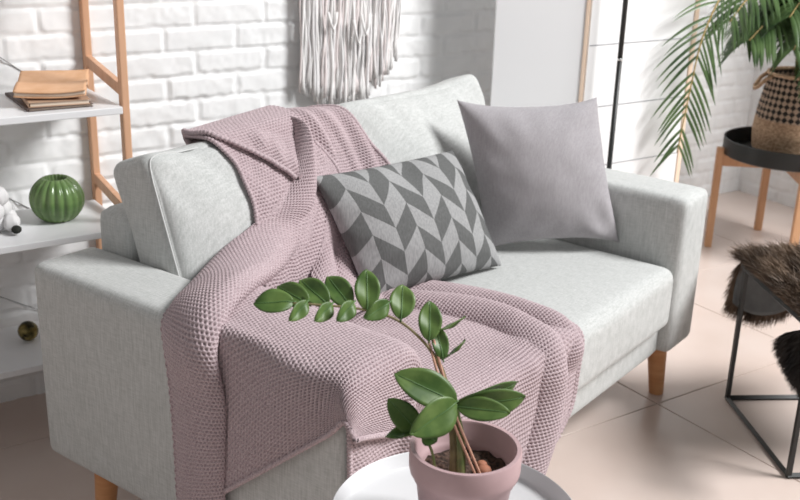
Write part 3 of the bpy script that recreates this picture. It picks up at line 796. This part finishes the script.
pm = thing('potted_palm', 'green palm in a tan and black checked basket on the round black tray', 'plant', W(PA + .02, PO, TZ + .0085), -PHI)
HBK = .315
def bk_r(z):
    f = z / HBK; return np.interp(f, [0, .08, .3, .55, .85, 1], [.134, .150, .156, .148, .131, .127])
def band(z0, z1, name, m, parent, nz=14, relief=.0025):
    n = 92; V = []; UV = []
    for i in range(nz):
        z = z0 + (z1 - z0) * i / (nz - 1)
        for j in range(n + 1):
            th = 2 * PI * j / n; r = bk_r(z) + relief * math.sin(z * 420) * (1 if j % 2 else -1)
            V.append((r * math.cos(th), r * math.sin(th), z)); UV.append((j / n, (z - z0) / (z1 - z0)))
    return mesh_np(name, V, grid_faces(nz, n + 1), m, parent, True, UV)
bk = band(0, .145, 'basket', M['tan_weave'], pm, 40)
band(.1452, HBK, 'checked_band', M['checked'], bk, 30)
mb = MB(); mb.tube([(.127 * math.cos(t), .127 * math.sin(t), HBK) for t in np.linspace(0, 2 * PI, 49)], .0075, 8, cap=False); mb.build('rim', M['tan_weave'], bk)
for th in (2.55, 2.55 - PI):
    ra = Vector((math.cos(th), math.sin(th), 0)); ta = Vector((-ra.y, ra.x, 0))
    P = [ra * r + ta * t + Vector((0, 0, HBK + z)) for r, t, z in ((.126, -.030, -.004), (.150, -.028, -.022), (.172, -.016, -.052), (.177, 0, -.060), (.172, .016, -.052), (.150, .028, -.022), (.126, .030, -.004))]
    MB().tube(P, .0080, 8).build('handle', M['tan_weave'], bk)
mb = MB(); mb.lathe([(0, .012), (.115, .012), (.114, .0), (0, 0)], 40); mb.build('basket_floor', M['tan_weave'], bk)
mb = MB(); mb.lathe([(0, HBK - .035), (.06, HBK - .030), (.112, HBK - .037), (.112, HBK - .06), (0, HBK - .06)], 40); mb.build('soil', M['soil'], pm)

def frond(pts, lmax, nl, side_bias=0, droop=.5, wl=.011, start=.22, seed=0, spread=.8, hang=None, lean=Vector((0, 0, 1))):
    """one pinnate frond: midrib with paired narrow leaflets"""
    R_ = random.Random(seed)
    pts = [Vector(q) for q in pts]
    # resample spline
    C_ = catmull(np.array([[tuple(q)] * 2 for q in pts]), 60, 2)[:, 0]
    C_ = resample(C_[:, None], 0, 61)[:, 0]; P = [Vector(q) for q in C_]
    mb = MB(); mb.tube(P, [.0052 * (1 - .8 * i / 60) + .0008 for i in range(61)], 6, m=1)
    for k in range(nl):
        f = start + (1 - start) * (k + .5) / nl; i = min(59, int(f * 60)); q = P[i]; t = (P[i + 1] - P[max(0, i - 1)]).normalized()
        sd = t.cross(lean)
        if sd.length < .05: sd = t.cross(Vector((1, 0, 0)))
        sd.normalize()
        ln = lmax * (.50 + .5 * math.sin(PI * min(1, max(0, (f - start) / (1 - start) * .80 + .16)))) 
        for s in (-1, 1):
            d = (sd * s * spread + t * (.62 + .5 * (f - start)) + Vector((R_.uniform(-.08, .08), R_.uniform(-.08, .08), R_.uniform(-.05, .1)))).normalized()
            l_ = ln * R_.uniform(.88, 1.1); w_ = 1.75 * wl * R_.uniform(.85, 1.1); V = []; ns = 6
            nrm = d.cross(t).normalized()
            if nrm.length < .1: nrm = Vector((0, 0, 1))
            wv = d.cross(nrm).normalized()
            pos = q.copy(); dd_ = d.copy()
            for j in range(ns + 1):
                g = j / ns; ww = w_ * (math.sin(PI * min(1, g * .72 + .16)) if g < .98 else .02) * (1 - g * .5)
                fold = nrm * ww * .25
                V += [pos + wv * ww / 2 + fold, pos, pos - wv * ww / 2 + fold]
                dd_ = (dd_ + Vector((0, 0, -droop * .22))).normalized(); pos = pos + dd_ * l_ / ns
            F = []
            for j in range(ns):
                b = j * 3; F += [(b, b + 1, b + 4, b + 3), (b + 1, b + 2, b + 5, b + 4)]
            mb.add(V, F, 0)
    return mb.build('frond', [M['palm'], M['rachis']], pm)
b0 = (0, 0, HBK - .035)
def Lp(a, o_, z): return (a - PA - .02, o_ - PO, z - TZ - .0085)      # room coordinates to the palm's own
# drooping frond that hangs in front of the screen
frond([b0, Lp(2.40, -.23, .85), Lp(2.22, -.29, 1.07), Lp(1.96, -.36, 1.14), Lp(1.74, -.41, 1.07), Lp(1.635, -.425, .93), Lp(1.60, -.43, .78), Lp(1.582, -.43, .64), Lp(1.570, -.43, .55)], .225, 36, droop=.40, seed=1, start=.30, spread=.85, lean=Vector((.4, 1, .2)), wl=.0075)
frond([b0, Lp(2.40, -.25, 0.845), Lp(2.25, -.30, 1.005), Lp(2.08, -.33, 1.065), Lp(1.93, -.35, 1.025), Lp(1.83, -.36, 0.945)], 0.230, 32, droop=.5, seed=12, start=.3, wl=0.0096)
frond([b0, Lp(2.42, -.28, 0.800), Lp(2.32, -.36, 0.965), Lp(2.20, -.43, 1.005), Lp(2.08, -.47, 0.945), Lp(2.0, -.50, 0.865)], 0.207, 30, droop=.8, seed=13, start=.25, wl=0.0112)
frond([b0, Lp(2.44, -.20, 0.845), Lp(2.36, -.20, 0.905), Lp(2.25, -.22, 0.955), Lp(2.14, -.24, 0.935), Lp(2.05, -.26, 0.875)], 0.218, 30, droop=.9, seed=14, start=.25, wl=0.0112)
# fronds reaching up and over to the left
frond([b0, Lp(2.41, -.24, 0.800), Lp(2.33, -.28, 0.915), Lp(2.20, -.32, 0.975), Lp(2.05, -.36, 0.955), Lp(1.92, -.38, 0.885)], 0.241, 30, droop=.75, seed=2, start=.28, wl=0.0112)
frond([b0, Lp(2.43, -.26, 0.800), Lp(2.38, -.32, 0.925), Lp(2.27, -.38, 1.005), Lp(2.13, -.42, 1.025), Lp(2.02, -.45, 0.965)], 0.253, 30, droop=.65, seed=3, start=.26, wl=0.0120)
frond([b0, Lp(2.46, -.22, 0.810), Lp(2.43, -.20, 0.985), Lp(2.33, -.16, 1.105), Lp(2.18, -.12, 1.145), Lp(2.02, -.08, 1.085)], 0.253, 30, droop=.6, seed=4, start=.3, wl=0.0104)
frond([b0, Lp(2.47, -.26, 0.845), Lp(2.47, -.33, 0.905), Lp(2.43, -.42, 0.945), Lp(2.36, -.52, 0.885), Lp(2.30, -.58, 0.780)], 0.230, 27, droop=.7, seed=5, start=.28, wl=0.0128)
frond([b0, Lp(2.50, -.22, 0.810), Lp(2.56, -.25, 0.985), Lp(2.62, -.30, 1.045), Lp(2.66, -.38, 1.005), Lp(2.68, -.45, 0.905)], 0.253, 27, droop=.6, seed=6, start=.28, wl=0.0120)
frond([b0, Lp(2.49, -.19, 0.885), Lp(2.52, -.15, 1.065), Lp(2.58, -.08, 1.185), Lp(2.66, 0, 1.245)], 0.253, 25, droop=.5, seed=7, start=.3, wl=0.0112)
frond([b0, Lp(2.45, -.23, 0.845), Lp(2.40, -.22, 0.945), Lp(2.31, -.25, 1.045), Lp(2.21, -.30, 1.035), Lp(2.13, -.34, 0.965)], 0.230, 27, droop=.85, seed=8, start=.25, wl=0.0120)
frond([b0, Lp(2.44, -.29, 0.800), Lp(2.37, -.37, 0.855), Lp(2.28, -.43, 0.800), Lp(2.23, -.46, 0.700)], 0.172, 17, droop=.8, seed=9, start=.35, wl=0.0128)
for k in range(7):
    th = k * 2.4; q = Vector((.022 * math.cos(th), .022 * math.sin(th), HBK - .036))
    MB().tube([q, q + Vector((math.cos(th) * .01, math.sin(th) * .01, .10)), q + Vector((math.cos(th) * .02, math.sin(th) * .02, .2))], [.007, .006, .004], 8).build('stem', M['stem'], pm)

# ------------------------------------------------------------------ wire stool with the hide
SA = Vector((1.539, -.124, 0)); e1 = Vector((-.75, -.662, 0)).normalized(); e2 = Vector((.662, -.75, 0)).normalized(); SL = .408
stool = thing('wire_stool', 'black wire cube stool under the dark fur hide at the right edge', 'stool', SA)
def SP(i, j, z): return e1 * i + e2 * j + Vector((0, 0, z))
HS = .392; rr = .0068
def bar(p, q): 
    d = (q - p).normalized(); return MB().tube([p - d * rr * .7, q + d * rr * .7], rr * 1.15, 4)
for z, nm in ((rr, 'base_rod'), (HS, 'top_rod')):
    for p, q in (((0, 0), (SL, 0)), ((SL, 0), (SL, SL)), ((SL, SL), (0, SL)), ((0, SL), (0, 0))):
        bar(SP(*p, z), SP(*q, z)).build(nm, M['black_metal'], stool, False)
for p in ((0, 0), (SL, 0), (SL, SL), (0, SL)):
    bar(SP(*p, rr), SP(*p, HS)).build('leg_rod', M['black_metal'], stool, False)
mb = MB(); V, F = soft_box((SL - .03, SL - .03, .012), .005, 2, sub=4)
Rm = Matrix(((e1.x, e2.x, 0, 0), (e1.y, e2.y, 0, 0), (0, 0, 1, 0), (0, 0, 0, 1)))
mb.add([Rm @ (v + Vector((SL / 2, SL / 2, HS + .002))) for v in V], F); mb.build('seat', M['black_metal'], stool)

hide = thing('fur_throw', 'dark brown long haired hide draped over the black wire stool', 'fur throw', SA + Vector((0, 0, HS + .014)))
def hp(i, j, z): return SP(i, j, z)
nI, nJ = 34, 34
def top_pt(s, t):
    # s along e1 (-.05 .. SL+.04), t along e2
    i = -.012 + (SL + .03) * s; j = -.012 + (SL + .03) * t
    z = .020 + .012 * math.sin(6 * s + 3 * t) * math.sin(5 * t)
    ed = min(s, t, 1 - s, 1 - t)
    z -= .012 * max(0, 1 - ed / .06) ** 2
    return hp(i, j, z)
V = [top_pt(s, t) for s in np.linspace(0, 1, nI) for t in np.linspace(0, 1, nJ)]
V += [q - Vector((0, 0, .006)) for q in V]
G_ = grid_faces(nI, nJ)
skin = mesh_np('skin', [tuple(q) for q in V], np.concatenate([G_, G_[:, ::-1] + nI * nJ]), M['fur'], hide)
def flap_pt(kind, s, t):
    """s 0..1 along the edge, t 0..1 downwards"""
    if kind == 0:      # far flap, hangs outside the edge that runs to the right; leather side shows through the frame
        j = -.004 + (SL * .52) * s; drop = .150 * (math.sin(PI * min(1, s * .72 + .20)) ** .55)
        return hp(-.020 - .012 * math.sin(PI * t), j - .012 * t * (1 - s), .004 - .010 * t - drop * t)
    i = SL * (1.06 + .30 * s); drop = .098 + .030 * math.sin(PI * s)      # near flap, fur side outwards
    return hp(i - .075 * math.sin(PI * min(1, t * .8)) * (1 - s), -.022 - .02 * math.sin(PI * t), .004 - drop * t)
def flap(kind, m_in, name):
    a, b = 22, 16; V = [flap_pt(kind, s, t) for t in np.linspace(0, 1, b) for s in np.linspace(0, 1, a)]
    off = (-e1 if kind == 0 else -e2) * .004
    V2 = [q + off for q in V]; Gf = grid_faces(b, a); nV = len(V)
    bd_ = np.concatenate([np.arange(a), np.arange(1, b) * a + a - 1, (b - 1) * a + np.arange(a - 2, -1, -1), np.arange(b - 2, 0, -1) * a]); b2 = np.roll(bd_, -1)
    F = np.concatenate([Gf, Gf[:, ::-1] + nV, np.stack([bd_, bd_ + nV, b2 + nV, b2], -1)])
    return mesh_np(name, [tuple(q) for q in V + V2], F, m_in, hide)
flap(0, M['hide'], 'flap')['label'] = 'grey leather underside of the hanging flap'
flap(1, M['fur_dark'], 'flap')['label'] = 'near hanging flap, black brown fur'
HV, HF_, HM = [], [], []
def hair(q, d, l, w, mi, R_, sag=.6):
    b = len(HV); side = d.cross(Vector((R_.uniform(-1, 1), R_.uniform(-1, 1), R_.uniform(-1, 1)))).normalized()
    p = q.copy(); dd_ = d.normalized(); ns = 4
    for k in range(ns + 1):
        ww = w * (1 - k / ns) ** .8 + .00015
        HV.append(tuple(p + side * ww / 2)); HV.append(tuple(p - side * ww / 2))
        dd_ = (dd_ + Vector((R_.uniform(-.16, .16), R_.uniform(-.16, .16), -sag * .3 + R_.uniform(-.1, .1)))).normalized(); p = p + dd_ * l / ns
    for k in range(ns): HF_.append((b + 2 * k, b + 2 * k + 1, b + 2 * k + 3, b + 2 * k + 2)); HM.append(mi)
R_ = random.Random(5)
def tuft_field():
    for _ in range(11000):                       # top
        s, t = R_.random(), R_.random(); s = s ** 1.3; t = t ** 1.3
        q = top_pt(s, t)
        cl = math.sin(q.x * 60) * math.cos(q.y * 55)
        d = (-e1 * (.55 if s < .5 else -.3) * R_.uniform(.3, 1.2) - e2 * (.5 if t < .5 else -.3) * R_.uniform(.3, 1.2) + Vector((0, 0, .75 + .2 * cl)))
        hair(q, d, R_.uniform(.040, .066), .0026, 0, R_, .75)
    for _ in range(2600):                        # fringe of the far flap, growing outwards behind the leather
        s = R_.random(); t = 1 - R_.random() ** 2 * .25
        if R_.random() < .25: s = R_.random() * .03; t = R_.random()
        q = flap_pt(0, s, t) - e1 * .005
        d = Vector((0, 0, -1)) + (-e1) * R_.uniform(.0, .5) - e2 * (R_.uniform(.2, .9) if s < .2 else R_.uniform(-.2, .4))
        hair(q, d, R_.uniform(.026, .055), .0024, 0, R_, .3)
    for _ in range(5200):                        # near flap
        s, t = R_.random(), R_.random(); q = flap_pt(1, s, t) - e2 * .004
        d = -e2 * R_.uniform(.4, 1) + Vector((0, 0, -.5)) + (e1 * -R_.uniform(.1, .9) if s < .3 else e1 * R_.uniform(-.4, .4))
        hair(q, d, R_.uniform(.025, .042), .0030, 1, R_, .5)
tuft_field()
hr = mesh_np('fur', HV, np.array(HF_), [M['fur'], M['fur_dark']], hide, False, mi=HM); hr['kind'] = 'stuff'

# ------------------------------------------------------------------ round white tray table with the leafy pot
TC = Vector((-.160, -.322, 0)); TF = .562
tb = thing('tray_table', 'round white metal tray table in front of the sofa', 'table', TC)
MB().lathe([(0, TF - .004), (.154, TF - .004), (.160, TF), (.164, TF + .020), (.1625, TF + .0215), (.1605, TF + .020), (.156, TF + .003), (.151, TF), (0, TF)], 96).build('tray', M['white_metal'], tb, auto=50)
for k in range(3):
    th = 2 * PI * k / 3 + .5; c_, s_ = math.cos(th), math.sin(th)
    MB().tube([(c_ * .09, s_ * .09, TF - .004), (c_ * .15, s_ * .15, .008), (c_ * .15, s_ * .15, 0)], [.008, .008, .009], 12).build('leg', M['white_metal'], tb)
MB().tube([(.118 * math.cos(t), .118 * math.sin(t), .30) for t in np.linspace(0, 2 * PI, 49)], .005, 8, cap=False).build('brace_ring', M['white_metal'], tb)

PZ = .690; PH = PZ - TF
pt = thing('potted_plant', 'glossy green leafed plant arching from a dusty pink pot on the white tray', 'plant', (-.165, -.335, TF))
MB().lathe([(0, 0), (.048, 0), (.051, .003), (.0615, PH - .046), (.0650, PH - .043), (.0655, PH - .038), (.0695, PH - .034), (.0708, PH - .028), (.0712, PH - .003), (.0700, PH), (.0650, PH), (.0632, PH - .003),
            (.0610, PH - .026), (.0585, PH - .028), (.0570, PH - .034), (.0560, PH - .06), (0, PH - .06)], 72).build('pot', M['pink_pot'], pt, auto=50)
SZ = PH - .036
sv, sf = [], []
mb = MB(); ns_ = 30
for i in range(ns_):
    r = .0567 * i / (ns_ - 1)
    for j in range(48):
        th = 2 * PI * j / 48; sv.append((r * math.cos(th), r * math.sin(th), SZ + .004 * (float(vnoise(np.array(r * math.cos(th) * 130 + 40), np.array(r * math.sin(th) * 130 + 40), 2)) - .5) * 2 - .02 * 0))
mb.add(sv, [(i * 48 + j, i * 48 + (j + 1) % 48, (i + 1) * 48 + (j + 1) % 48, (i + 1) * 48 + j) for i in range(ns_ - 1) for j in range(48)]); mb.build('soil', M['soil'], pt)
for x, y, r in ((.012, -.022, .008), (.022, -.012, .006)):
    mb = MB(); mb.lathe([(r * 1.2 * math.cos(t), r * .8 * math.sin(t)) for t in np.linspace(-PI / 2 + .01, PI / 2 - .01, 10)], 14, (x, y, SZ + .004)); mb.build('pebble', M['pebble'], pt)
def mm(q): return Vector((q[0] / 1000, q[1] / 1000, q[2] / 1000 + PH))
def smooth_line(P, n=40):
    C_ = catmull(np.array([[tuple(q)] * 2 for q in P]), n, 2)[:, 0]; return [Vector(q) for q in C_]
STEM = [(-17, 3, -34), (-7, 13, 7), (-4, 24, 45), (-4, 30, 70), (-6, 39, 98), (-12, 53, 122), (-22, 69, 142), (-33, 85, 157), (-49, 104, 168), (-70, 127, 175), (-91, 148, 179), (-110, 167, 182), (-123, 185, 183)]
S_ = smooth_line([mm(q) for q in STEM], 60)
S_[0].z = SZ - .006
MB().tube(S_, [.0075 - .0052 * min(1, i / 26) - .0010 * (i / 59) for i in range(60)], 10).build('stem', M['stem_brown'], pt)
MB().tube(smooth_line([mm(q) for q in [(-21, -10, -42), (-11, 1, 13), (-6, 12, 42), (-4, 17, 55)]], 20), [.0062 - .0025 * i / 19 for i in range(20)], 10).build('stem', M['stem'], pt)
MB().tube(smooth_line([mm(q) for q in [(-40, 15, -42), (-39, 23, -4), (-39, 34, 13), (-43, 44, 22)]], 16), .0018, 8).build('stem', M['stem'], pt)
for dx in (0, .0045):
    P = [mm(q) + Vector((dx, -dx, 0)) for q in [(-10, -29, -38), (-17, 11, 40), (-15, 32, 81), (-10, 57, 133)]]
    MB().tube(smooth_line(P, 16), .0017, 8).build('support_stick', M['copper'], pt)
CAMDIR = Vector((-.756, -.562, .334))
LEAVES = [
  ((-120, 181, 184), (-152, 215, 182), 26, .5), ((-106, 169, 179), (-113, 213, 193), 24, .3), ((-92, 150, 179), (-91, 196, 199), 25, .3), ((-72, 131, 176), (-66, 173, 202), 25, .25), ((-61, 114, 173), (-35, 137, 211), 30, .1),
  ((-32, 84, 160), (-5, 103, 191), 26, .1), ((-14, 53, 134), (10, 71, 173), 24, .1), ((-5, 37, 110), (8, 59, 145), 17, .2), ((-113, 165, 187), (-145, 164, 173), 15, -.3), ((-92, 144, 183), (-123, 143, 171), 16, -.3),
  ((-76, 123, 186), (-107, 122, 172), 17, -.3), ((-46, 92, 185), (-83, 100, 174), 19, -.3), ((-5, 56, 142), (31, 33, 157), 12, 1.35), ((-1, 40, 110), (24, 26, 129), 9, 1.35), ((-8, 11, 59), (-52, 73, 95), 43, .35), ((-12, 9, 64), (-76, 29, 41), 43, -.2),
  ((-10, 12, 58), (57, -32, 77), 28, .55), ((-9, 10, 57), (51, -48, 65), 35, .2), ((-13, 8, 58), (15, -49, 58), 28, -.25), ((-46, 39, 23), (-58, 79, 61), 31, .2), ((-43, 38, 25), (-78, 66, 23), 16, 1.0), ((-42, 36, 25), (-36, 21, 14), 19, 0)]
def leaf(b, t, wd, roll):
    b = mm(b); t = mm(t); t = b + (t - b) * 1.05; ax = t - b; l_ = ax.length; d = ax.normalized()
    nv = (CAMDIR - d * CAMDIR.dot(d)).normalized(); nv = (Matrix.Rotation(roll, 3, d) @ nv).normalized(); sd = d.cross(nv)
    n1, n2 = 16, 9; V = []; wd = wd * (1.22 if wd < 28 else 1.04) / 1000
    for i in range(n1):
        g = i / (n1 - 1); w_ = wd / 2 * (math.sin(PI * g ** .92) ** .68 if 0 < g < 1 else 0) + .0009 * (1 - g)
        for j in range(n2):
            h = -1 + 2 * j / (n2 - 1)
            z = .22 * w_ * abs(h) ** 1.4 - .06 * l_ * (2 * g - 1) ** 2 + .0012 * math.sin(g * 9 + h * 2) - .0006 * max(0, 1 - abs(h) * 5)
            V.append(b + d * g * l_ + sd * h * w_ + nv * (z + .06 * l_))
    off = nv * .0011; k = len(V); V2 = [q - off for q in V]; Gf = grid_faces(n1, n2)
    bd_ = np.concatenate([np.arange(n2), np.arange(1, n1) * n2 + n2 - 1, (n1 - 1) * n2 + np.arange(n2 - 2, -1, -1), np.arange(n1 - 2, 0, -1) * n2]); b2 = np.roll(bd_, -1)
    F = np.concatenate([Gf, Gf[:, ::-1] + k, np.stack([bd_, bd_ + k, b2 + k, b2], -1)])
    shift = -nv * 0
    o = mesh_np('leaf', [tuple(q + shift) for q in V + V2], F, M['leaf'], pt)
    mid = [V[i * n2 + n2 // 2] + nv * .0003 for i in range(n1)]
    MB().tube([b - d * .003] + mid[:-1], [.0013] + [.0011 * (1 - .7 * i / n1) for i in range(n1 - 1)], 6).build('midrib', M['leaf_rib'], o)
for a_ in LEAVES: leaf(*a_)

# ------------------------------------------------------------------ light and camera
world = bpy.data.worlds.new('World'); scene.world = world; world.use_nodes = True
bg = world.node_tree.nodes['Background']; bg.inputs['Color'].default_value = (.95, .98, 1, 1); bg.inputs['Strength'].default_value = .22
def area(name, loc, tgt, sx, sy, energy, col=(1, 1, 1)):
    l = bpy.data.lights.new(name, 'AREA'); l.shape = 'RECTANGLE'; l.size = sx; l.size_y = sy; l.energy = energy; l.color = col
    o = bpy.data.objects.new(name, l); COL.objects.link(o); o.location = loc
    o.rotation_euler = (Vector(tgt) - Vector(loc)).to_track_quat('-Z', 'Y').to_euler(); return o
area('window_light', (2.75, -3.6, 4.7), (.6, .5, .4), 1.9, 1.9, 525, (1, 1, 1))

cam = bpy.data.cameras.new('Camera'); co = bpy.data.objects.new('Camera', cam); COL.objects.link(co)
yaw, pit, rol = 0.6394767, 0.3409290, 0.0309438
fw = Vector((math.cos(pit) * math.cos(yaw), math.cos(pit) * math.sin(yaw), -math.sin(pit)))
r_ = Vector((math.sin(yaw), -math.cos(yaw), 0)); u_ = r_.cross(fw)
r2 = r_ * math.cos(rol) + u_ * math.sin(rol); u2 = -r_ * math.sin(rol) + u_ * math.cos(rol)
Mx = Matrix(((r2.x, u2.x, -fw.x, -1.147701), (r2.y, u2.y, -fw.y, -.953219), (r2.z, u2.z, -fw.z, 1.359696), (0, 0, 0, 1)))
co.matrix_world = Mx
cam.sensor_width = 36; cam.lens = 1043.85 / 800 * 36
cam.clip_start = .05
cam.dof.use_dof = True; cam.dof.focus_distance = 1.72; cam.dof.aperture_fstop = 8
scene.camera = co
vs = scene.view_settings
vs.view_transform = 'Standard'; vs.look = 'None'; vs.gamma = 1; vs.use_curve_mapping = False; vs.exposure = 0
